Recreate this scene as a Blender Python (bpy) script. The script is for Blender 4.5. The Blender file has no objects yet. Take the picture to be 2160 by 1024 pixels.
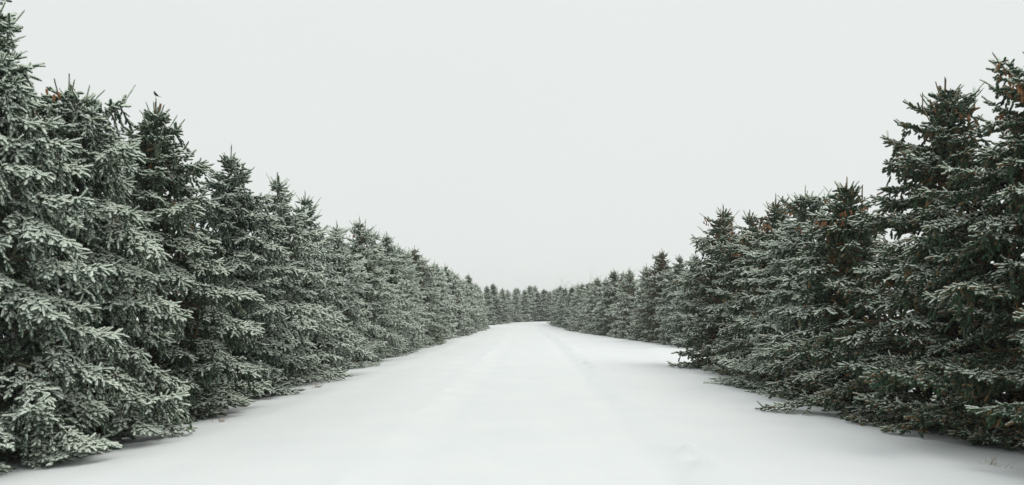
import bpy, math, random
import numpy as np

# ------------------------------------------------------------------ camera, sky, sun, exposure
scene = bpy.context.scene
COL = scene.collection
R = math.radians

EYE = 1.75
cam_data = bpy.data.cameras.new('camera')
cam = bpy.data.objects.new('camera', cam_data)
COL.objects.link(cam)
cam.location = (0, 0, EYE)
cam.rotation_euler = (R(90), 0, 0)
cam_data.sensor_width = 36.0
cam_data.lens = 29.2
cam_data.shift_x = -40 / 2160
cam_data.shift_y = 153 / 2160
cam_data.clip_start = 0.1
cam_data.clip_end = 8000
scene.camera = cam

SUN_EL, SUN_AZ = 54.0, 48.0          # azimuth clockwise from +Y (the road's direction)
world = bpy.data.worlds.new('World')
scene.world = world
world.use_nodes = True
wn, wl = world.node_tree.nodes, world.node_tree.links
wn.clear()
sky = wn.new('ShaderNodeTexSky')
sky.sky_type = 'NISHITA'
sky.sun_disc = False
sky.sun_elevation = R(SUN_EL)
sky.sun_rotation = R(SUN_AZ)
bg_sky = wn.new('ShaderNodeBackground')
bg_sky.inputs['Strength'].default_value = 0.05
wl.new(sky.outputs[0], bg_sky.inputs['Color'])
# a closed, even cloud deck over the clear sky
bg_cloud = wn.new('ShaderNodeBackground')
tc = wn.new('ShaderNodeTexCoord')
nz = wn.new('ShaderNodeTexNoise')
nz.inputs['Scale'].default_value = 1.6
nz.inputs['Detail'].default_value = 3
rmp = wn.new('ShaderNodeValToRGB')
rmp.color_ramp.elements[0].position = 0.3
rmp.color_ramp.elements[0].color = (0.830, 0.868, 0.852, 1)
rmp.color_ramp.elements[1].position = 0.7
rmp.color_ramp.elements[1].color = (0.855, 0.882, 0.866, 1)
wl.new(tc.outputs['Generated'], nz.inputs['Vector'])
wl.new(nz.outputs[0], rmp.inputs[0])
wl.new(rmp.outputs[0], bg_cloud.inputs['Color'])
bg_cloud.inputs['Strength'].default_value = 1.0
mixw = wn.new('ShaderNodeMixShader')
mixw.inputs[0].default_value = 0.95
wl.new(bg_sky.outputs[0], mixw.inputs[1])
wl.new(bg_cloud.outputs[0], mixw.inputs[2])
wout = wn.new('ShaderNodeOutputWorld')
wl.new(mixw.outputs[0], wout.inputs['Surface'])

sun_d = bpy.data.lights.new('sun', 'SUN')
sun_d.energy = 1.38
sun_d.angle = R(40)
sun_d.color = (1.0, 0.95, 0.88)
sun = bpy.data.objects.new('sun', sun_d)
COL.objects.link(sun)
sun.rotation_euler = (R(90 - SUN_EL), 0, R(180 - SUN_AZ))
sun.location = (30, 10, 30)

scene.view_settings.view_transform = 'Standard'
scene.view_settings.look = 'None'
scene.view_settings.exposure = 0.0
scene.view_settings.gamma = 1.0
scene.render.engine = 'CYCLES'
scene.cycles.max_bounces = 6
scene.cycles.diffuse_bounces = 4

# ------------------------------------------------------------------ helpers
def tag(o, label=None, cat=None, group=None, kind=None):
    if label: o['label'] = label
    if cat: o['category'] = cat
    if group: o['group'] = group
    if kind: o['kind'] = kind
    return o

def link(name, me, parent=None):
    o = bpy.data.objects.new(name, me)
    COL.objects.link(o)
    if parent: o.parent = parent
    return o

def np_mesh(name, verts, tris, mat, attrs=None, smooth=True):
    me = bpy.data.meshes.new(name)
    n, t = len(verts), len(tris)
    k = tris.shape[1]
    me.vertices.add(n)
    me.vertices.foreach_set('co', np.ascontiguousarray(verts, dtype=np.float32).ravel())
    me.loops.add(t * k)
    me.loops.foreach_set('vertex_index', np.ascontiguousarray(tris, dtype=np.int32).ravel())
    me.polygons.add(t)
    me.polygons.foreach_set('loop_start', np.arange(0, t * k, k, dtype=np.int32))
    me.polygons.foreach_set('use_smooth', np.full(t, smooth, dtype=bool))
    for key, val in (attrs or {}).items():
        a = me.attributes.new(key, 'FLOAT', 'POINT')
        a.data.foreach_set('value', np.ascontiguousarray(val, dtype=np.float32))
    me.materials.append(mat)
    me.update(calc_edges=True)
    return me

def norm(v):
    return v / np.maximum(np.linalg.norm(v, axis=-1, keepdims=True), 1e-9)

def sstep(a, b, x):
    t = np.clip((x - a) / (b - a), 0, 1)
    return t * t * (3 - 2 * t)

def new_mat(name):
    m = bpy.data.materials.new(name)
    m.use_nodes = True
    return m, m.node_tree.nodes, m.node_tree.links, m.node_tree.nodes['Principled BSDF']

# ------------------------------------------------------------------ materials
def foliage_material():
    m, n, l, p = new_mat('frosted_needles')
    p.inputs['Roughness'].default_value = 0.75
    p.inputs['Specular IOR Level'].default_value = 0.15
    a_snow = n.new('ShaderNodeAttribute'); a_snow.attribute_name = 'snow'
    a_hue = n.new('ShaderNodeAttribute'); a_hue.attribute_name = 'hue'
    oi = n.new('ShaderNodeObjectInfo')
    sep = n.new('ShaderNodeSeparateColor')
    l.new(oi.outputs['Color'], sep.inputs[0])          # R: frost amount, G: olive/brown share
    ramp = n.new('ShaderNodeValToRGB')
    e = ramp.color_ramp.elements
    e[0].position, e[0].color = 0.0, (0.017, 0.047, 0.032, 1)
    e[1].position, e[1].color = 0.80, (0.050, 0.082, 0.040, 1)
    x = e.new(0.93); x.color = (0.11, 0.10, 0.06, 1)
    x = e.new(0.985); x.color = (0.16, 0.10, 0.045, 1)
    addh = n.new('ShaderNodeMath'); addh.operation = 'ADD'
    l.new(a_hue.outputs['Fac'], addh.inputs[0])
    gs = n.new('ShaderNodeMath'); gs.operation = 'MULTIPLY_ADD'
    gs.inputs[1].default_value = 0.8; gs.inputs[2].default_value = -0.42
    l.new(sep.outputs['Green'], gs.inputs[0])
    l.new(gs.outputs[0], addh.inputs[1])
    l.new(addh.outputs[0], ramp.inputs[0])
    # fine clumps of frost between the needles
    tcn = n.new('ShaderNodeTexCoord')
    nz = n.new('ShaderNodeTexNoise'); nz.inputs['Scale'].default_value = 42; nz.inputs['Detail'].default_value = 2
    l.new(tcn.outputs['Object'], nz.inputs['Vector'])
    # frost = snow attribute + (noise-.5)*.5 + (R-.5)
    m1 = n.new('ShaderNodeMath'); m1.operation = 'MULTIPLY_ADD'
    m1.inputs[1].default_value = 0.9; m1.inputs[2].default_value = -0.45
    l.new(nz.outputs[0], m1.inputs[0])
    m2 = n.new('ShaderNodeMath'); m2.operation = 'ADD'
    l.new(a_snow.outputs['Fac'], m2.inputs[0]); l.new(m1.outputs[0], m2.inputs[1])
    m3 = n.new('ShaderNodeMath'); m3.operation = 'ADD'
    l.new(m2.outputs[0], m3.inputs[0])
    m4 = n.new('ShaderNodeMath'); m4.operation = 'SUBTRACT'; m4.inputs[1].default_value = 0.5
    l.new(sep.outputs['Red'], m4.inputs[0]); l.new(m4.outputs[0], m3.inputs[1])
    mr = n.new('ShaderNodeMapRange'); mr.interpolation_type = 'SMOOTHSTEP'
    mr.inputs['From Min'].default_value = 0.24; mr.inputs['From Max'].default_value = 0.80
    l.new(m3.outputs[0], mr.inputs['Value'])
    mix = n.new('ShaderNodeMix'); mix.data_type = 'RGBA'
    l.new(mr.outputs[0], mix.inputs['Factor'])
    l.new(ramp.outputs[0], mix.inputs['A'])
    mix.inputs['B'].default_value = (0.785, 0.845, 0.752, 1)
    l.new(mix.outputs['Result'], p.inputs['Base Color'])
    return m

def bark_material():
    m, n, l, p = new_mat('spruce_bark')
    p.inputs['Roughness'].default_value = 0.9
    tcn = n.new('ShaderNodeTexCoord')
    nz = n.new('ShaderNodeTexNoise'); nz.inputs['Scale'].default_value = 25; nz.inputs['Detail'].default_value = 5
    l.new(tcn.outputs['Object'], nz.inputs['Vector'])
    ramp = n.new('ShaderNodeValToRGB')
    ramp.color_ramp.elements[0].position = 0.35; ramp.color_ramp.elements[0].color = (0.045, 0.034, 0.026, 1)
    ramp.color_ramp.elements[1].position = 0.70; ramp.color_ramp.elements[1].color = (0.14, 0.105, 0.075, 1)
    l.new(nz.outputs[0], ramp.inputs[0]); l.new(ramp.outputs[0], p.inputs['Base Color'])
    b = n.new('ShaderNodeBump'); b.inputs['Strength'].default_value = 0.6; b.inputs['Distance'].default_value = 0.01
    l.new(nz.outputs[0], b.inputs['Height']); l.new(b.outputs[0], p.inputs['Normal'])
    return m

def plain_material(name, c1, c2, scale, rough=0.85):
    m, n, l, p = new_mat(name)
    p.inputs['Roughness'].default_value = rough
    p.inputs['Specular IOR Level'].default_value = 0.2
    tcn = n.new('ShaderNodeTexCoord')
    nz = n.new('ShaderNodeTexNoise'); nz.inputs['Scale'].default_value = scale; nz.inputs['Detail'].default_value = 3
    l.new(tcn.outputs['Object'], nz.inputs['Vector'])
    ramp = n.new('ShaderNodeValToRGB')
    ramp.color_ramp.elements[0].position = 0.35; ramp.color_ramp.elements[0].color = (*c1, 1)
    ramp.color_ramp.elements[1].position = 0.68; ramp.color_ramp.elements[1].color = (*c2, 1)
    l.new(nz.outputs[0], ramp.inputs[0]); l.new(ramp.outputs[0], p.inputs['Base Color'])
    return m

def snow_material():
    m, n, l, p = new_mat('snow')
    p.inputs['Roughness'].default_value = 0.8
    p.inputs['Specular IOR Level'].default_value = 0.15
    tcn = n.new('ShaderNodeTexCoord')
    n1 = n.new('ShaderNodeTexNoise'); n1.inputs['Scale'].default_value = 0.7; n1.inputs['Detail'].default_value = 6
    l.new(tcn.outputs['Object'], n1.inputs['Vector'])
    ramp = n.new('ShaderNodeValToRGB')
    ramp.color_ramp.elements[0].position = 0.3; ramp.color_ramp.elements[0].color = (0.752, 0.786, 0.796, 1)
    ramp.color_ramp.elements[1].position = 0.7; ramp.color_ramp.elements[1].color = (0.786, 0.814, 0.822, 1)
    l.new(n1.outputs[0], ramp.inputs[0]); l.new(ramp.outputs[0], p.inputs['Base Color'])
    n2 = n.new('ShaderNodeTexNoise'); n2.inputs['Scale'].default_value = 9; n2.inputs['Detail'].default_value = 8
    n2.inputs['Roughness'].default_value = 0.65
    l.new(tcn.outputs['Object'], n2.inputs['Vector'])
    b = n.new('ShaderNodeBump'); b.inputs['Strength'].default_value = 0.35; b.inputs['Distance'].default_value = 0.02
    l.new(n2.outputs[0], b.inputs['Height']); l.new(b.outputs[0], p.inputs['Normal'])
    return m

FOLIAGE = foliage_material()
BARK = bark_material()
SNOW = snow_material()
CONE = plain_material('cone_scales', (0.17, 0.082, 0.042), (0.40, 0.205, 0.10), 60)
STRAW = plain_material('dry_straw', (0.22, 0.15, 0.075), (0.42, 0.31, 0.18), 30)
TWIG = plain_material('bare_twigs', (0.16, 0.14, 0.12), (0.26, 0.235, 0.21), 20)
B_GREY = plain_material('grey_feathers', (0.09, 0.10, 0.10), (0.16, 0.165, 0.165), 90)
B_PALE = plain_material('pale_feathers', (0.45, 0.43, 0.38), (0.62, 0.60, 0.55), 90)
B_BLACK = plain_material('black_feathers', (0.012, 0.012, 0.014), (0.025, 0.025, 0.028), 90, 0.6)

# ------------------------------------------------------------------ ground
def vnoise(x, y, seed):
    def h(i, j):
        v = np.sin(i * 127.1 + j * 311.7 + seed * 74.7) * 43758.5453
        return v - np.floor(v)
    xi, yi = np.floor(x), np.floor(y)
    fx, fy = x - xi, y - yi
    fx = fx * fx * (3 - 2 * fx); fy = fy * fy * (3 - 2 * fy)
    return (h(xi, yi) * (1 - fx) + h(xi + 1, yi) * fx) * (1 - fy) + (h(xi, yi + 1) * (1 - fx) + h(xi + 1, yi + 1) * fx) * fy

def row_x(side, y):
    """line on which the trunks of each row stand"""
    y = np.asarray(y, dtype=float)
    if side < 0:
        return np.interp(y, [0, 60, 112, 122, 131, 140, 147, 153, 158], [-7.2, -7.2, -7.2, -6.6, -5.2, -2.8, 0.0, 3.0, 7.0])
    return np.interp(y, [0, 16, 31, 38, 48, 56, 62, 71, 85, 104, 122, 132, 150], [7.6, 7.5, 7.0, 8.2, 9.6, 8.9, 8.2, 7.4, 6.5, 5.4, 4.2, 3.9, 5.0])

def verge_drop(x, y):
    """the lane is slightly crowned: the verges lie a little lower than its middle"""
    return 0.115 * sstep(2.6, 5.6, np.abs(x)) * (1 - sstep(30, 65, np.asarray(y, dtype=float)))

def ground_z(x, y):
    x = np.asarray(x, dtype=float); y = np.asarray(y, dtype=float)
    z = 0.63 * sstep(98, 152, y) - verge_drop(x, y)
    xc = -0.9 * sstep(40, 125, y)
    z = z + 0.05 * (vnoise(x * 0.22, y * 0.13, 1) - 0.5) + 0.022 * (vnoise(x * 0.9, y * 0.45, 2) - 0.5)
    near = 1 - sstep(60, 130, y)
    u = x - xc
    wig = 0.16 * (vnoise(y * 0.35, y * 0 + 3.3, 5) - 0.5)
    for c, seed, amt in ((-1.9, 11, 0.6), (2.1, 17, 1.7)):
        d = u - c - wig
        lump = np.clip(vnoise(x * 5.0, y * 2.2, seed) * 1.7 - 0.55, 0, 1) * np.clip(vnoise(x * 0.5, y * 0.5, seed + 1) * 2.2 - 0.5, 0, 1)
        z = z + amt * near * (0.016 * np.exp(-(d / 0.35) ** 2) + 0.075 * lump * np.exp(-(d / 0.22) ** 2))
        # wheel rut inside the ridge
        s = -np.sign(c)
        z = z - amt * near * 0.018 * np.exp(-((d - s * 0.62) / 0.24) ** 2)
    z = z - 0.022 * sstep(2.2, 1.5, np.abs(u)) * near
    # scattered foot and paw prints, wind crust
    p1 = vnoise(x * 3.2, y * 1.5, 31); p2 = vnoise(x * 0.45, y * 0.22, 37)
    z = z - near * 0.034 * sstep(0.80, 0.92, p1) * sstep(0.42, 0.66, p2) * sstep(0.6, 1.6, x) * sstep(4.2, 3.2, x)
    z = z + near * 0.016 * (vnoise(x * 1.1 + 0.8 * vnoise(x, y, 3), y * 2.6, 41) - 0.5) * sstep(0.3, 0.7, vnoise(x * 0.3, y * 0.3, 43))
    z = z + near * 0.012 * (vnoise(x * 6.0, y * 3.0, 47) - 0.5) * sstep(2.6, 1.6, np.abs(u))
    # drifted crest in front of each row, hollow under the skirts
    for side in (-1, 1):
        rx = row_x(side, y)
        d = (x - rx) * -side            # >0 towards the road
        fade = 1 - sstep(105, 125, y)
        crest = 2.35 + 0.5 * (vnoise(y * 0.3, y * 0 + side * 7.0, 23) - 0.5)
        z = z + fade * (0.035 * np.exp(-((d - crest) / 0.5) ** 2) - 0.10 * np.exp(-((d - 0.3) / 1.3) ** 2))
    return z

def build_ground():
    ys = [-40, -25, -15, -8, -4, -1, 1]
    y = 2.5
    while y < 420:
        ys.append(y); y += max(0.05, 0.0085 * y)
    ys += [500, 650, 900, 1300, 2000, 3500, 6000]
    xs = list(np.arange(-11, 11.001, 0.085))
    out, v, st = [], 11.2, 0.2
    while v < 60:
        out.append(v); v += st; st *= 1.15
    out += [80, 120, 200, 400, 900, 2000, 5000]
    xs = sorted([-a for a in out] + xs + out)
    X, Y = np.meshgrid(np.array(xs), np.array(ys))
    Z = ground_z(X, Y)
    far = np.maximum(sstep(180, 400, np.abs(Y)), sstep(60, 200, np.abs(X)))
    Z = Z * (1 - far) + 0.4 * far * (np.abs(Y) > 100)
    nx, ny = len(xs), len(ys)
    V = np.stack([X, Y, Z], -1).reshape(-1, 3)
    i = np.arange(nx * ny).reshape(ny, nx)
    Q = np.stack([i[:-1, :-1], i[:-1, 1:], i[1:, 1:], i[1:, :-1]], -1).reshape(-1, 4)
    g = link('ground', np_mesh('ground', V, Q, SNOW))
    tag(g, 'snow covered ground of the wide lane between the two rows of spruces', None, None, 'structure')
build_ground()

# ------------------------------------------------------------------ spruces
def shoot_template(sides, needles, rng):
    """A bottle-brush shoot along +a: rows are (along, ring cos, ring sin, radius, tipness)."""
    rings = [(0.0, 0.35), (0.28, 0.68), (0.66, 0.75), (0.92, 0.55)] if sides >= 4 else [(0.0, 0.5), (0.5, 1.0), (0.86, 0.72)]
    v, f = [], []
    for k, (a, r) in enumerate(rings):
        for j in range(sides):
            th = 2 * math.pi * (j + 0.5 * (k % 2)) / sides
            v.append((a, math.cos(th), math.sin(th), r, 0))
    for k in range(len(rings) - 1):
        for j in range(sides):
            a0, a1 = k * sides + j, k * sides + (j + 1) % sides
            b0, b1 = a0 + sides, a1 + sides
            if k % 2 == 0:
                f += [(a0, a1, b0), (a1, b1, b0)]
            else:
                f += [(a0, b1, b0), (a0, a1, b1)]
    v.append((1.0, 0, 0, 0, 0)); t = len(v) - 1
    for j in range(sides):
        f.append(((len(rings) - 1) * sides + j, (len(rings) - 1) * sides + (j + 1) % sides, t))
    for i in range(needles):
        a = 0.03 + 0.85 * (i + rng.random()) / needles
        th = i * 2.399 + rng.random()
        w = 0.30
        r0, r1 = 0.45, 1.15 + 0.35 * rng.random()
        b = len(v)
        v.append((a - 0.025, math.cos(th - w), math.sin(th - w), r0, 0))
        v.append((a + 0.025, math.cos(th + w), math.sin(th + w), r0, 0))
        v.append((a + 0.17, math.cos(th), math.sin(th), r1, 1))
        f.append((b, b + 1, b + 2))
    return np.array(v), np.array(f)

_trng = random.Random(4)
TEMPLATES = {'near': shoot_template(4, 22, _trng), 'mid': shoot_template(4, 6, _trng), 'far': shoot_template(3, 0, _trng)}

def build_shoots(P, D, L, r, expo, hue, lod, rng):
    tv, tf = TEMPLATES[lod]
    n, m = len(P), len(tv)
    up = np.array([0, 0, 1.0])
    D = norm(D)
    u = np.cross(D, up)
    bad = np.linalg.norm(u, axis=1) < 1e-3
    u[bad] = (1, 0, 0)
    u = norm(u); w = np.cross(u, D)
    roll = rng.random(n) * 6.283
    c, s = np.cos(roll), np.sin(roll)
    u2 = u * c[:, None] + w * s[:, None]
    w2 = -u * s[:, None] + w * c[:, None]
    ring = u2[:, None, :] * tv[None, :, 1, None] + w2[:, None, :] * tv[None, :, 2, None]
    along = tv[None, :, 0] * L[:, None]
    V = P[:, None, :] + D[:, None, :] * along[:, :, None] + ring * (tv[None, :, 3] * r[:, None])[:, :, None]
    sag = (tv[None, :, 0] ** 2) * (L * (rng.random(n) * 0.30 - 0.18))[:, None]
    V[:, :, 2] += sag
    upn = ring[:, :, 2] * np.where(tv[None, :, 3] > 0, 1, 0) + D[:, None, 2] * 0.3
    snow = expo[:, None] * (0.40 + 0.85 * upn) + 0.10 * tv[None, :, 0] + 0.05 * tv[None, :, 4]
    H = np.repeat(hue[:, None], m, 1)
    F = (tf[None] + (np.arange(n) * m)[:, None, None]).reshape(-1, 3)
    return V.reshape(-1, 3), F, snow.ravel(), H.ravel()

def tubes(A, B, ra, rb, sides=4):
    """straight tapered tubes from points A to B"""
    n = len(A)
    D = norm(B - A)
    u = np.cross(D, np.array([0.3, 0.2, 1.0])); u = norm(u); w = np.cross(u, D)
    th = np.arange(sides) * 2 * math.pi / sides
    ring = u[:, None] * np.cos(th)[None, :, None] + w[:, None] * np.sin(th)[None, :, None]
    V = np.concatenate([A[:, None] + ring * ra[:, None, None], B[:, None] + ring * rb[:, None, None]], 1)
    j = np.arange(sides); k = (j + 1) % sides
    q = np.stack([j, k, k + sides, j + sides], -1)
    F = (q[None] + (np.arange(n) * 2 * sides)[:, None, None]).reshape(-1, 4)
    return V.reshape(-1, 3), F

class Spruce:
    pass

def grow_spruce(seed, H, Rm, lod, droop=0.5, cone=0.2, spread=0.12, gap=0.0, tips=1.0, sidelead=0, topbush=0.0, plump=1.0, extra=()):
    """Grow one spruce of height H and skirt radius Rm; returns trunk mesh, crown mesh, cone spots, leader tip."""
    rng = np.random.default_rng(seed)
    st = {'near': (0.088, 0.058, 1.0), 'mid': (0.14, 0.105, 1.42), 'far': (0.23, 0.20, 2.3)}[lod]
    lat_step, ter_step, fat = st
    # ---- trunk
    zt = np.linspace(-0.3, H - 0.02, 14)
    bend = 0.05 * np.sin(zt * 0.9 + rng.random() * 6)
    bend2 = 0.05 * np.cos(zt * 0.8 + rng.random() * 6)
    bend *= np.clip((H - zt) / H, 0, 1); bend2 *= np.clip((H - zt) / H, 0, 1)
    TP = np.stack([bend, bend2, zt], -1)
    TR = 0.018 * H * np.clip((H - zt) / H, 0, 1) ** 0.9 + 0.008
    A, B, ra, rb = [TP[:-1]], [TP[1:]], [TR[:-1]], [TR[1:]]
    def trunk_at(z):
        return np.array([np.interp(z, zt, bend), np.interp(z, zt, bend2), z])
    # ---- primary branches
    prim = []
    z = 0.14
    k = 0
    while z < H - 0.42:
        t = z / H
        n = int(rng.integers(8, 12)) if t < 0.78 else int(rng.integers(4, 7))
        a0 = rng.random() * 6.283
        for i in range(n):
            prim.append((z + rng.normal(0, 0.06), a0 + 6.283 * i / n + rng.normal(0, 0.20), 1.0))
        for i in range(int(rng.integers(2, 5))):
            prim.append((z + rng.random() * 0.32, rng.random() * 6.283, 0.62 + 0.35 * rng.random()))
        z += 0.40 + 0.10 * rng.random() - 0.18 * t
        k += 1
    lobes = rng.random((4, 3))
    prim += [(ez, ea, -el) for (ez, ea, el, ee) in extra]
    rise = {(ez, ea): ee for (ez, ea, el, ee) in extra}
    LP, LD, LL, LE = [], [], [], []           # laterals: point, dir, length, frost share (lowered inside as painted shade)
    SP, SD, SL, SR, SE, SH = [], [], [], [], [], []
    cone_spots, lead_cones = [], []
    for (z0, az, f) in prim:
        z0 = min(max(z0, 0.1), H - 0.42)
        t = z0 / H
        full = float(np.interp(t, [0, .09, .20, .35, .52, .63, .72, .82, .91, .97, 1], [.82, 1, 1.02, .97, .88, .77, .64, .44, .18, .05, .02]))
        rad = Rm * (full * (1 - cone) + cone * (1 - t) ** 0.85 * min(1, 0.9 + t))
        lob = 1.0
        for (p1, p2, p3) in lobes:
            lob += 0.05 * math.sin(az * (1 + int(p1 * 3)) + p2 * 6.28 + z0 * (1.2 + 2.2 * p3))
        lob += 0.46 * (float(vnoise(np.float64(az * 1.9), np.float64(z0 * 2.1), seed % 13 + 1)) - 0.5) * min(1, (1 - t) * 3)
        wid = spread if t < 0.75 else spread * 1.3
        Lh = max(0.07, rad * f * lob * (1 + float(np.clip(rng.normal(0, wid), -1.6 * wid, 1.4 * wid))) - 0.16)
        if topbush and t > 0.72: Lh = Lh * (1 + topbush) + 0.06
        hole = float(vnoise(np.float64(az * 1.35 + 3), np.float64(z0 * 1.25 + seed), seed % 17 + 3))
        if t < 0.84: Lh *= 1 - 0.36 * float(sstep(0.46, 0.26, hole))
        # elevation: steep at the top, level in the middle, sinking at the bottom
        if t > 0.9: Lh = min(Lh, 0.36)
        e0 = math.radians(np.interp(t, [0, 0.15, 0.55, 0.80, 0.93, 1.0], [-4, 2, 14, 26, 40, 48]) + rng.normal(0, 6))
        dr = np.interp(t, [0, 0.2, 0.6, 0.85, 1], [0.12, 0.38, 0.40, 0.18, 0.0]) * (0.55 + droop) * (0.7 + 0.6 * rng.random())
        if t > 0.7: e0 = min(e0, math.atan(max(0.05, (H - 0.34 - z0) / max(Lh, 0.1))))
        tipup = np.interp(t, [0, 0.3, 0.8, 1], [0.16, 0.17, 0.10, 0.0])
        if f < 0: Lh, e0, dr = -f, rise[(z0, az)], 0.1
        s = np.linspace(0, 1, 9)
        hr = Lh * s
        hz = Lh * (math.tan(e0) * s - dr * s ** 2 + tipup * s ** 4)
        side_bend = rng.normal(0, 0.10) * Lh * s ** 2
        ca, sa = math.cos(az), math.sin(az)
        base = trunk_at(z0)
        pts = np.stack([base[0] + ca * hr - sa * side_bend, base[1] + sa * hr + ca * side_bend, base[2] + hz], -1)
        pts[:, 2] = np.where(s > 0.05, np.maximum(pts[:, 2], 0.06 + 0.05 * rng.random() + 0.12 * s ** 2), pts[:, 2])
        rr = (0.006 + 0.011 * Lh) * (1 - 0.8 * s)
        A.append(pts[:-1]); B.append(pts[1:]); ra.append(rr[:-1]); rb.append(rr[1:])
        seg = np.linalg.norm(np.diff(pts, axis=0), axis=1)
        arc = np.concatenate([[0], np.cumsum(seg)])
        Lb = arc[-1]
        if f < 0:
            for q in np.linspace(0.45, 0.98, 7):
                cp = np.array([np.interp(q * Lb, arc, pts[:, i]) for i in range(3)])
                lead_cones += [cp + rng.normal(0, 0.04, 3) + np.array([0, 0, -0.05]) for _ in range(2)]
        if t > 0.68 and Lh > 0.22 and rng.random() < 0.75:
            for _ in range(int(rng.integers(1, 4))):
                q = 0.80 + 0.22 * rng.random()
                cp = np.array([np.interp(q * Lb, arc, pts[:, i]) for i in range(3)])
                cone_spots.append(cp + rng.normal(0, 0.03, 3) + np.array([0, 0, -0.045]))
        # short dark inner twigs that close the heart of the crown
        ni = int(4 + 7 * min(Lh, 1.6)) if t < 0.88 else 1
        qi = Lb * rng.uniform(0.04, 0.46, ni)
        ip = np.stack([np.interp(qi, arc, pts[:, i]) for i in range(3)], -1)
        SP.append(ip); SD.append(rng.normal(0, 1, (ni, 3)) + np.array([ca * 0.4, sa * 0.4, 0.1]))
        SL.append(rng.uniform(0.14, 0.30, ni)); SR.append(rng.uniform(0.022, 0.036, ni)); SE.append(np.full(ni, 0.05)); SH.append(rng.uniform(0.5, 0.97, ni))
        # laterals on both sides
        start = 0.40 if Lh > 0.7 else (0.30 if Lh > 0.5 else 0.12)
        load = 0.62 + 0.62 * rng.random() ** 0.8
        q = start * Lb
        sgn = 1 if rng.random() < 0.5 else -1
        while q < Lb * 0.985:
            p = np.array([np.interp(q, arc, pts[:, i]) for i in range(3)])
            p2 = np.array([np.interp(min(q + 0.05, Lb), arc, pts[:, i]) for i in range(3)])
            fw = p2 - p; nn = np.linalg.norm(fw)
            fw = fw / nn if nn > 1e-6 else np.array([ca, sa, 0.0])
            sd = np.array([-fw[1], fw[0], 0.0]); sd /= max(np.linalg.norm(sd), 1e-6)
            rem = Lb - q
            ln = min(0.50 * rem + 0.09, 0.58) * (0.70 + 0.55 * rng.random())
            if t > 0.85: ln = min(ln, 0.24)
            spread_a = math.radians(48 + rng.normal(0, 9))
            d = fw * math.cos(spread_a) + sd * sgn * math.sin(spread_a)
            d[2] += (-0.05 - 0.45 * droop * rng.random()) * (1 if t < 0.8 else -0.9)
            LP.append(p); LD.append(d); LL.append(ln)
            LE.append(load * (0.08 + 0.92 * min(1, (q / Lb) ** 1.3 + 0.08)))  # frost gathers on outer shoots; cut further inward to paint the crown's inner shade
            # pendulous branchlet below the branch
            if t < 0.86 and p[2] > 0.6 and rng.random() < 0.80 * droop + 0.05:
                dd = fw * (0.30 + 0.25 * rng.random()) + sd * rng.normal(0, 0.4) + np.array([0, 0, -1.0])
                LP.append(p + sd * sgn * ln * 0.4 * rng.random()); LD.append(dd); LL.append((0.13 + 0.27 * rng.random()) * (0.6 + 0.6 * droop))
                LE.append(0.40 * load)  # hanging shoots hold less frost, lowered also to darken beneath the boughs
            sgn = -sgn
            q += lat_step * (0.55 + 0.5 * rng.random())
        # shoots on the main axis itself
        ms = np.arange(0.45 * Lb, Lb, ter_step * 0.9)
        if len(ms):
            mp = np.stack([np.interp(ms, arc, pts[:, i]) for i in range(3)], -1)
            fw = norm(pts[-1] - pts[-3])
            SP.append(mp)
            SD.append(fw[None] + rng.normal(0, 0.45, (len(ms), 3)) + np.array([0, 0, 0.30]))
            SL.append(0.06 + 0.08 * rng.random(len(ms))); SR.append(np.full(len(ms), 0.021)); SE.append(np.full(len(ms), 0.95 * load)); SH.append(rng.random(len(ms)) * 0.8)
        fw = norm(pts[-1] - pts[-3])
        nt = 3 if t < 0.8 else 1
        SP.append(np.repeat(pts[-1][None], nt, 0))
        ofs = rng.normal(0, 0.32, (nt, 3)); ofs[0] *= 0.2
        SD.append(fw[None] + ofs + np.array([0, 0, 0.12 if t < 0.8 else 0.45]))
        SL.append((0.12 + 0.10 * rng.random(nt)) * (1.0 + 0.5 * (t > 0.8)) * tips); SR.append(np.full(nt, 0.021 if t < 0.8 else 0.016)); SE.append(np.full(nt, 0.95)); SH.append(0.4 + rng.random(nt) * 0.5)
    # ---- shoots along the laterals (all at once)
    LP, LD, LL, LE = np.array(LP), norm(np.array(LD)), np.array(LL), np.array(LE)
    A.append(LP); B.append(LP + LD * LL[:, None] * 0.9); ra.append(np.full(len(LP), 0.006)); rb.append(np.full(len(LP), 0.003))
    cnt = np.maximum(1, np.ceil(LL / ter_step).astype(int)) * 2
    idx = np.repeat(np.arange(len(LP)), cnt)
    first = np.concatenate([[0], np.cumsum(cnt)[:-1]])
    kk = np.arange(len(idx)) - first[idx]
    fr = (kk // 2 + rng.random(len(idx))) / (cnt[idx] / 2)
    sg = np.where(kk % 2 == 0, 1.0, -1.0)
    d = LD[idx]
    lensag = -0.10 * (fr ** 2) * LL[idx]
    p = LP[idx] + d * (fr * LL[idx])[:, None]
    p[:, 2] += lensag
    sd = np.cross(d, np.array([0, 0, 1.0])); bad = np.linalg.norm(sd, axis=1) < 0.15
    rnd = rng.normal(0, 1, (len(idx), 3)); sd[bad] = rnd[bad]
    sd = norm(sd)
    hang = LD[:, 2] < -0.6
    ang = np.where(hang[idx], 0.45, 1.0) * np.radians(42 + rng.normal(0, 20, len(idx)))
    dd = d * np.cos(ang)[:, None] + sd * (sg * np.sin(ang))[:, None] + rng.normal(0, 0.32, (len(idx), 3))
    dd[:, 2] += -0.10 * droop + 0.10 * rng.random(len(idx))
    SP.append(p); SD.append(dd)
    SL.append((0.045 + 0.070 * rng.random(len(idx))) * (1.15 - 0.30 * fr)); SR.append((0.018 + 0.009 * rng.random(len(idx))) * np.where(hang[idx], 0.85, plump))
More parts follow.
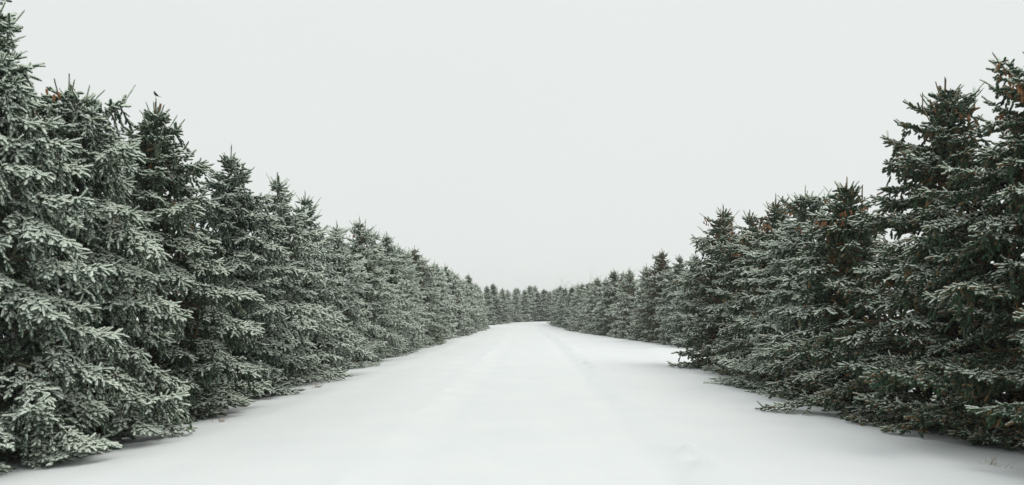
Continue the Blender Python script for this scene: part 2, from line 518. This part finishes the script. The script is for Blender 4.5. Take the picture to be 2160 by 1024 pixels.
    SE.append(LE[idx] * (0.70 + 0.40 * rng.random(len(idx)))); SH.append(rng.random(len(idx)) * 0.86 + 0.14 * (rng.random(len(idx)) > 0.965))
    # terminal shoots of the laterals
    SP.append(LP + LD * (LL * 0.92)[:, None] - np.array([0, 0, 0.09]) * LL[:, None]); SD.append(LD + rng.normal(0, 0.25, LD.shape))
    SL.append(0.08 + 0.09 * rng.random(len(LP))); SR.append((0.022 + 0.006 * rng.random(len(LP))) * plump); SE.append(LE * (0.85 + 0.2 * rng.random(len(LP)))); SH.append(rng.random(len(LP)) * 0.85)
    # ---- leader and the upright shoots about it
    leads = [(trunk_at(H - 0.75), H, 1.0)]
    for _ in range(sidelead):
        a = rng.random() * 6.283
        b = trunk_at(H - 0.62) + np.array([math.cos(a), math.sin(a), 0]) * (0.16 + 0.22 * rng.random())
        leads.append((b, H - 0.10 - 0.25 * rng.random(), 0.8))
    for b, top, sc in leads:
        nz_ = int(max(3, (top - 0.34 - b[2]) / (0.032 if lod == 'near' else 0.05)))
        zz = np.linspace(b[2], top - 0.36, nz_)
        a = np.arange(nz_) * 2.4 + rng.random() * 6
        el = np.radians(np.interp(zz, [b[2], top - 0.36], [18, 58]) + rng.normal(0, 8, nz_))
        SP.append(np.stack([np.full(nz_, b[0]), np.full(nz_, b[1]), zz], -1))
        SD.append(np.stack([np.cos(a) * np.cos(el), np.sin(a) * np.cos(el), np.sin(el)], -1))
        SL.append((0.10 + 0.14 * rng.random(nz_)) * sc * np.linspace(1.35, 0.75, nz_)); SR.append(np.full(nz_, 0.018)); SE.append(np.full(nz_, 0.6)); SH.append(0.5 + 0.45 * rng.random(nz_))
        # the leader: a slim, half bare rod
        nc = int(rng.integers(3, 6)) + 1
        a = rng.random() * 6 + np.arange(nc) * 6.283 / (nc - 1) + rng.normal(0, 0.2, nc)
        el = np.radians(rng.uniform(52, 76, nc)); el[0] = R(88)
        SP.append(np.repeat(np.array([[b[0], b[1], top - 0.46]]), nc, 0))
        SD.append(np.stack([np.cos(a) * np.cos(el), np.sin(a) * np.cos(el), np.sin(el)], -1))
        ln = rng.uniform(0.20, 0.32, nc) * sc; ln[0] = 0.46
        SL.append(ln); SR.append(np.full(nc, 0.0145)); SE.append(np.full(nc, 0.40)); SH.append(rng.uniform(0.88, 0.98, nc))
        A.append(b[None]); B.append(np.array([[b[0], b[1], top - 0.05]])); ra.append(np.array([0.012])); rb.append(np.array([0.005]))
    P = np.concatenate(SP); D = np.concatenate(SD); L = np.concatenate(SL); r = np.concatenate(SR); E = np.concatenate(SE); Hh = np.concatenate(SH)
    # what lies in the snow is buried
    keep = P[:, 2] > 0.0
    P, D, L, r, E, Hh = P[keep], D[keep], L[keep], r[keep], E[keep], Hh[keep]
    low = P[:, 2] < 0.35
    E = E * (0.68 + 0.32 * sstep(0.1, 1.7, P[:, 2]))
    Hh = np.minimum(Hh + 0.10 * (1 - sstep(0.1, 1.2, P[:, 2])), 0.99)
    D = norm(D)
    D[low, 2] = np.maximum(D[low, 2], -0.15)
    L = L * (1 + 0.35 * (fat - 1)); r = r * (1 + 0.72 * (fat - 1))
    V, F, snow, hue = build_shoots(P, D, L, r, E, Hh, lod, rng)
    t = Spruce()
    t.crown = np_mesh('crown', V, F, FOLIAGE, {'snow': snow, 'hue': hue})
    TV, TF = tubes(np.concatenate(A), np.concatenate(B), np.concatenate(ra), np.concatenate(rb), 6 if lod == 'near' else 4)
    t.trunk = np_mesh('trunk', TV, TF, BARK)
    t.cones, t.lead_cones = cone_spots, lead_cones
    t.H, t.R, t.n = H, Rm, len(P)
    t.tip = np.array([leads[0][0][0], leads[0][0][1], H])
    return t

def cone_mesh():
    rng = np.random.default_rng(9)
    prof = [(0, 0.006), (-0.008, 0.013), (-0.014, 0.012), (-0.024, 0.018), (-0.030, 0.016), (-0.042, 0.0195), (-0.048, 0.017),
            (-0.060, 0.0185), (-0.066, 0.016), (-0.076, 0.0155), (-0.082, 0.013), (-0.092, 0.010), (-0.098, 0.003)]
    S = 8
    V, F = [], []
    for k, (zz, rr) in enumerate(prof):
        for j in range(S):
            th = 2 * math.pi * (j + 0.5 * ((k // 2) % 2)) / S
            q = rr * (1 + 0.12 * rng.standard_normal() * (k % 2))
            V.append((q * math.cos(th), q * math.sin(th), zz))
    for k in range(len(prof) - 1):
        for j in range(S):
            F.append((k * S + j, (k + 1) * S + j, (k + 1) * S + (j + 1) % S, k * S + (j + 1) % S))
    return np_mesh('cone', np.array(V) * 1.15, np.array(F), CONE, smooth=False)
CONE_ME = cone_mesh()

def plant(proto, x, y, h, rot, label, group, frost=0.5, olive=0.5, wide=1.0, cones=0, seed=0):
    rt = bpy.data.objects.new('spruce_tree', None)
    COL.objects.link(rt)
    rt.empty_display_size = 0.5
    rt.location = (x, y, float(ground_z(x, y)) - 0.02)
    rt.rotation_euler = (0, 0, rot)
    h = h + float(verge_drop(x, y))
    s = h / proto.H
    rt.scale = (s * wide, s * wide, s)
    tag(rt, label, 'spruce tree', group)
    link('trunk', proto.trunk, rt)
    c = link('crown', proto.crown, rt)
    c.color = (frost, olive, 0, 1)
    if cones:
        rr = random.Random(seed + 77)
        spots = list(proto.cones); rr.shuffle(spots)
        # hang them in bunches near the top of the crown
        spots = sorted(spots[:int(cones * 0.45)], key=lambda q: -q[2])[:max(2, cones // 3)]
        spots = [np.array(q) + np.array([rr.gauss(0, 0.07), rr.gauss(0, 0.07), rr.gauss(0, 0.05)]) for q in spots for _ in range(rr.choice((3, 5, 7)))]
        if cones > 40: spots = proto.lead_cones + spots[:80]
        for q in spots:
            o = link('cone', CONE_ME, rt)
            o.location = q
            o.rotation_euler = (rr.gauss(0, 0.25), rr.gauss(0, 0.25), rr.random() * 6)
            o.scale = (1 / wide,) * 3
            k = rr.uniform(0.75, 1.05)
            o.scale = (k, k, k)
    return rt

GL, GR, GF = 'spruces in the left row', 'spruces in the right row', 'distant spruces closing the far end of the lane'

# near trees, each grown for its place
def near(seed, x, y, h, r, label, group, frost, olive, cones=0, **kw):
    p = grow_spruce(seed, h, r, 'near', **kw)
    o = plant(p, x, y, h, 0.0, label, group, frost, olive, 1.0, cones, seed)
    return p, o

near(1, -7.2, 11.0, 6.5, 1.75, 'nearest spruce on the left, heavily frosted and cut off by the photo edge', GL, 0.72, 0.45, 6, plump=1.15, droop=0.8, cone=0.55, extra=[(5.15, 0.1, 0.5, 0.1), (4.9, -0.7, 0.55, 0.35)])
near(2, -7.2, 12.95, 5.65, 1.8, 'tall frosted spruce with a broad blunt bushy top, second from the left edge', GL, 0.70, 0.5, 14, plump=1.15, droop=0.9, cone=0.25, topbush=0.30, sidelead=2, extra=[(4.62, -0.1, 0.82, 0.62), (4.5, -0.6, 0.8, 0.5)])
p3, o3 = near(3, -7.2, 15.95, 6.05, 2.02, 'slender topped frosted spruce with a small bird on its leader', GL, 0.58, 0.62, 8, plump=1.12, droop=0.7, cone=0.3)
near(4, -7.2, 19.95, 5.95, 1.76, 'frosted spruce with a sharp spiky top, just beyond the bird tree', GL, 0.64, 0.25, 0, plump=1.12, droop=0.65, cone=0.2, sidelead=2)
near(5, 7.9, 12.7, 6.15, 2.9, 'dark spruce cut by the right edge with orange cones hanging from its upper branches', GR, 0.42, 0.74, 56, droop=0.45, cone=0.75, extra=[(5.05, 3.2, 0.80, 0.68), (5.0, 3.6, 0.7, 0.5), (5.25, 4.0, 0.5, 0.7)])
near(6, 7.6, 15.25, 6.25, 2.65, 'tallest dark spruce of the right row with a pointed top clear against the sky', GR, 0.41, 0.74, 16, droop=0.40, cone=0.65, sidelead=1)
near(7, 7.0, 21.2, 5.2, 2.15, 'snowiest spruce of the right row with brown cones near its forked top', GR, 0.68, 0.5, 50, plump=1.12, droop=0.40, sidelead=2)
near(8, 8.2, 9.3, 5.9, 2.3, 'nearest spruce on the right, only its low dark branches reaching into the photo', GR, 0.42, 0.75, 0, droop=0.45)
print('shoots near', p3.n)

# mid distance trees
MID = [grow_spruce(20 + i, 5.8, 1.72, 'mid', droop=d, cone=n, sidelead=s) for i, (d, n, s) in enumerate([(0.6, 0.3, 0), (0.45, 0.05, 1), (0.7, 0.4, 1), (0.5, 0.15, 0)])]
print('shoots mid', MID[0].n)
mid_list = [
    # left row
    (0, -7.2, 23.6, 5.95, 1.00, 'narrow topped spruce, fifth along the left row', GL, .76, .45, 0),
    (1, -7.2, 26.5, 5.80, 1.00, 'pale frosted spruce with several thin leaders, sixth along the left row', GL, .70, .3, 0),
    (3, -7.2, 30.8, 5.35, 1.04, 'seventh spruce along the left row, low and round shouldered', GL, .80, .5, 0),
    (1, -7.2, 34.8, 5.95, 1.00, 'eighth spruce along the left row with a tall leader and brownish top', GL, .68, .6, 12),
    (0, -7.2, 38.2, 5.85, 1.02, 'ninth spruce along the left row, just beyond the brown topped one', GL, .78, .3, 0),
    (2, -7.2, 41.4, 6.05, 1.02, 'tenth spruce along the left row with paired leaders', GL, .70, .45, 0),
    (3, -7.2, 45.0, 5.80, 1.05, 'eleventh spruce along the left row, pale with frost', GL, .78, .45, 0),
    (0, -7.2, 48.2, 5.70, 1.05, 'twelfth spruce along the left row, before the orange coned one', GL, .76, .5, 0),
    (1, -7.2, 51.4, 6.15, 1.03, 'spruce with a patch of orange cones at its top, halfway along the left row', GL, .53, .7, 26),
    (2, -7.2, 55.0, 5.85, 1.05, 'spruce just beyond the orange coned one in the left row', GL, .76, .6, 6),
    # right row
    (2, 7.0, 18.4, 4.95, 1.25, 'short spruce with a thin star shaped tip, in front of the tallest right spruce', GR, .44, .7, 36),
    (3, 7.2, 24.4, 5.40, 1.08, 'spruce with a ragged brown coned top behind the snowier right spruce', GR, .48, .75, 66),
    (0, 7.2, 27.3, 5.35, 1.08, 'low topped spruce between two brown coned ones in the right row', GR, .48, .65, 44),
    (1, 7.0, 30.2, 5.85, 1.12, 'bushy spruce with brown coned top just before the gap in right row', GR, .48, .72, 66),
    (2, 9.6, 48.6, 5.55, 1.10, 'set back spruce just past the gap in the right row', GR, .60, .4, 0),
    (0, 9.4, 52.6, 5.75, 1.10, 'set back frosted spruce, second past the gap in the right row', GR, .64, .4, 0),
    (3, 8.9, 56.4, 6.40, 1.08, 'set back spruce with a brown coned top rising above its neighbours', GR, .48, .8, 30),
]
for i, (k, x, y, h, w, lab, g, fr, ol, nc) in enumerate(mid_list):
    plant(MID[k], x, y, h, (i * 2.1) % 6.28, lab, g, fr, ol, w, nc, 200 + i)

# far trees
FAR = [grow_spruce(40 + i, 5.8, 1.66, 'far', droop=0.5, cone=n, sidelead=0) for i, n in enumerate([0.4, 0.15, 0.55, 0.25])]
print('shoots far', FAR[0].n)
rr = random.Random(12)
ORD = ['first', 'second', 'third', 'fourth', 'fifth', 'sixth', 'seventh', 'eighth', 'ninth', 'tenth', 'eleventh', 'twelfth', 'thirteenth', 'fourteenth', 'fifteenth', 'sixteenth', 'seventeenth', 'eighteenth']
y = 58.6; i = 0
hs = [5.5, 5.9, 5.6, 6.1, 5.6, 5.9, 5.5, 5.9, 5.6, 5.7, 6.5, 5.6, 5.9, 5.5, 6.0, 5.8]
while y < 113:
    plant(FAR[i % 4], float(row_x(-1, y)) + rr.gauss(0, 0.15), y, hs[i % len(hs)], rr.random() * 6.28,
          f'{ORD[i]} spruce past the orange coned one in the left row', GL, .72 + rr.uniform(-.10, .08), rr.uniform(.15, .75), rr.uniform(.92, 1.06))
    y += 3.35 + rr.uniform(-.2, .3); i += 1
y = 60.6; i = 0
hr = [5.6, 5.6, 5.5, 5.9, 5.4, 5.7, 5.4, 5.5, 5.6, 5.4, 5.7, 5.5]
while y < 131:
    plant(FAR[(i + 2) % 4], float(row_x(1, y)) + rr.gauss(0, 0.2), y, hr[i % len(hr)], rr.random() * 6.28,
          f'{ORD[i]} spruce past the tall brown topped one in the right row', GR, .64 + rr.uniform(-.10, .08), rr.uniform(.2, .8), rr.uniform(.95, 1.1))
    y += 4.0 + rr.uniform(-.3, .4); i += 1
for (x, y, h) in [(-6.4, 123, 5.9), (-5.8, 127, 6.2), (-4.9, 131.5, 5.8), (-3.7, 136, 5.8), (-2.5, 140.5, 5.7), (-1.4, 144, 6.4), (-0.6, 148, 6.3), (1.1, 149, 6.3), (2.0, 153, 5.9), (3.4, 150, 5.9), (4.6, 156, 5.9), (6.4, 157, 6.2), (8.5, 158, 6.5)]:
    plant(FAR[rr.randrange(4)], x + rr.uniform(-.4, .4), y, h * rr.uniform(.88, 1.07), rr.random() * 6.28, 'small distant spruce in the cluster closing the end of the lane', GF, .66 + rr.uniform(-.12, .12), rr.uniform(.1, .6), rr.uniform(.85, 1.15))

for (x, y, h) in [(-5.6, 129, 5.6), (-4.0, 139, 5.6), (-2.9, 146, 6.2), (-2.0, 150, 6.4), (0.2, 153, 6.3), (0.9, 157, 6.7), (2.8, 157, 6.3), (3.9, 160, 6.6), (5.2, 152, 6.0)]:
    plant(FAR[rr.randrange(4)], x + rr.uniform(-.5, .5), y, h * rr.uniform(.94, 1.04), rr.random() * 6.28, 'small distant spruce in the cluster closing the end of the lane', GF, .66 + rr.uniform(-.14, .10), rr.uniform(.1, .6), rr.uniform(1.0, 1.25))

# ------------------------------------------------------------------ bare trees beyond the rows
def bare_tree(seed, x, y, h, label):
    rng = np.random.default_rng(seed)
    A, B, ra, rb = [], [], [], []
    def grow(p, d, ln, r, depth):
        n = 4
        for i in range(n):
            d = norm(d + rng.normal(0, 0.10, 3) + np.array([0, 0, 0.05]))
            q = p + d * ln / n
            A.append(p); B.append(q); ra.append(r); rb.append(r * 0.88)
            p = q; r *= 0.88
            if depth < 4 and i >= 1:
                for _ in range(1 if depth else 2):
                    a = rng.normal(0, 1, 3); a[2] = abs(a[2]) * 0.4
                    grow(p, norm(d * 0.9 + norm(a) * 0.75), ln * 0.58, r * 0.6, depth + 1)
    grow(np.zeros(3), np.array([0, 0, 1.0]), h * 0.62, h * 0.018, 0)
    V, F = tubes(np.array(A), np.array(B), np.array(ra), np.array(rb), 4)
    V[:, 2] *= h / V[:, 2].max()
    rt = bpy.data.objects.new('bare_tree', None); COL.objects.link(rt)
    rt.location = (x, y, float(ground_z(x, y)))
    tag(rt, label, 'bare tree', 'leafless trees beyond the right row')
    link('branches', np_mesh('branches', V, F, TWIG), rt)
bare_tree(1, 8.6, 120, 8.4, 'thin pale leafless tree showing above the far right spruces')
bare_tree(2, 5.6, 136, 8.0, 'faint leafless tree behind the last spruces of the right row')

# ------------------------------------------------------------------ bird on the leader
def bird():
    b = bpy.data.objects.new('bird', None); COL.objects.link(b)
    tag(b, 'small grey bird with dark cap perched on the topmost shoot of a left spruce', 'bird')
    def loft(name, ring, mat, parent, S=10):
        V, F = [], []
        for (cx, cz, rx, rz, tilt) in ring:
            for j in range(S):
                th = 2 * math.pi * j / S
                u, v = rx * math.cos(th), rz * math.sin(th)
                V.append((cx - v * math.sin(tilt), u, cz + v * math.cos(tilt)))
        for k in range(len(ring) - 1):
            for j in range(S):
                F.append((k * S + j, k * S + (j + 1) % S, (k + 1) * S + (j + 1) % S, (k + 1) * S + j))
        return link(name, np_mesh(name, np.array(V), np.array(F), mat), parent)
    # facing -x: beak side; body axis runs from the tail (right, low) to the head (left, high)
    body = [(0.040, 0.022, .004, .004, -.6), (0.030, 0.028, .014, .013, -.6), (0.015, 0.040, .024, .023, -.7), (0.000, 0.052, .028, .027, -.8),
            (-0.012, 0.066, .026, .025, -1.0), (-0.020, 0.078, .020, .020, -1.1), (-0.024, 0.088, .019, .019, -1.2), (-0.027, 0.099, .016, .016, -1.3), (-0.029, 0.107, .008, .008, -1.4), (-0.030, 0.110, .001, .001, -1.4)]
    bo = loft('body', body, B_GREY, b)
    cap = [(-0.0215, 0.090, .0195, .0195, -1.2), (-0.026, 0.100, .0168, .0168, -1.3), (-0.0285, 0.109, .0088, .0088, -1.4), (-0.030, 0.1125, .001, .001, -1.4)]
    loft('cap', cap, B_BLACK, b)
    loft('beak', [(-0.041, 0.095, .0035, .003, 1.5), (-0.053, 0.092, .0006, .0006, 1.5)], B_BLACK, b, 6)
    loft('belly', [(0.022, 0.022, .004, .004, -.6), (0.004, 0.034, .020, .018, -.8), (-0.012, 0.052, .020, .018, -1.0), (-0.024, 0.068, .014, .012, -1.1), (-0.03, 0.078, .002, .002, -1.2)], B_PALE, b)
    loft('tail', [(0.030, 0.030, .011, .004, -.5), (0.060, 0.018, .013, .003, -.4), (0.098, 0.006, .014, .002, -.35), (0.104, 0.004, .001, .001, -.35)], B_GREY, b)
    for s in (-1, 1):
        w = loft('wing', [(-0.016, 0.076, .002, .004, -1.0), (-0.008, 0.064, .005, .016, -.8), (0.012, 0.046, .006, .018, -.6), (0.036, 0.030, .003, .010, -.5), (0.056, 0.020, .001, .001, -.5)], B_BLACK, b)
        w.location = (0, s * 0.024, 0)
        l_ = loft('leg', [(0.004, 0.036, .002, .002, -1.57), (-0.002, 0.018, .0014, .0014, -1.57), (0.0, -0.004, .0014, .0014, -1.57)], B_BLACK, b, 6)
        l_.location = (0, s * 0.008, 0)
        for a in (-0.5, 0.0, 0.5, 3.14):
            t_ = loft('toe', [(0.0, -0.002, .0016, .0016, 1.57), (-0.013, -0.006, .0008, .0008, 1.57)], B_BLACK, l_, 5)
            t_.rotation_euler = (0, 0, a)
    b.location = (o3.location.x + p3.tip[0], o3.location.y + p3.tip[1], o3.location.z + p3.tip[2] * o3.scale[2] + 0.004)
    b.rotation_euler = (0, 0, 0.25)
    b.scale = (1.0,) * 3
bird()

# ------------------------------------------------------------------ dry grass tufts poking through the snow
def tuft(seed, x, y, h, n, label):
    rng = np.random.default_rng(seed)
    A, B, ra, rb = [], [], [], []
    for _ in range(n):
        p = np.array([rng.normal(0, 0.07), rng.normal(0, 0.05), -0.03])
        d = norm(np.array([rng.normal(0, 0.45), rng.normal(0, 0.45), 1.0]))
        ln = h * (0.5 + 0.7 * rng.random())
        r = 0.004
        for k in range(3):
            q = p + d * ln / 3
            A.append(p); B.append(q); ra.append(r); rb.append(r * 0.6)
            p = q; r *= 0.6; d = norm(d + np.array([d[0] * 0.5, d[1] * 0.5, -0.25]))
    V, F = tubes(np.array(A), np.array(B), np.array(ra), np.array(rb), 3)
    o = link('grass_tuft', np_mesh('grass_tuft', V, F, STRAW))
    o.location = (x, y, float(ground_z(x, y)))
    tag(o, label, 'dry grass', 'dry grass tufts by the rows')
tuft(1, -5.45, 14.6, 0.16, 26, 'tan dry grass tuft in the snow under the bird topped spruce')
tuft(2, -5.55, 21.6, 0.22, 40, 'small brown grass tuft at the foot of the fifth left spruce')
tuft(3, 5.85, 10.5, 0.20, 16, 'thin dry stalks at the snow edge under the nearest right spruce')

# ------------------------------------------------------------------ winter haze
def haze():
    x0, x1, y0, y1, z0, z1 = -420, 420, -60, 620, -3, 14
    V = np.array([(x, y, z) for z in (z0, z1) for y in (y0, y1) for x in (x0, x1)], dtype=float)
    F = np.array([(0, 2, 3, 1), (4, 5, 7, 6), (0, 1, 5, 4), (2, 6, 7, 3), (0, 4, 6, 2), (1, 3, 7, 5)])
    m = bpy.data.materials.new('haze'); m.use_nodes = True
    n, l = m.node_tree.nodes, m.node_tree.links
    n.clear()
    out = n.new('ShaderNodeOutputMaterial')
    v = n.new('ShaderNodeVolumePrincipled')
    v.inputs['Color'].default_value = (0.975, 0.995, 0.99, 1)
    v.inputs['Density'].default_value = 0.0007
    v.inputs['Anisotropy'].default_value = 0.2
    l.new(v.outputs[0], out.inputs['Volume'])
    o = link('haze', np_mesh('haze', V, F, m, smooth=False))
    tag(o, 'thin pale winter haze over the lane', None, None, 'stuff')
haze()
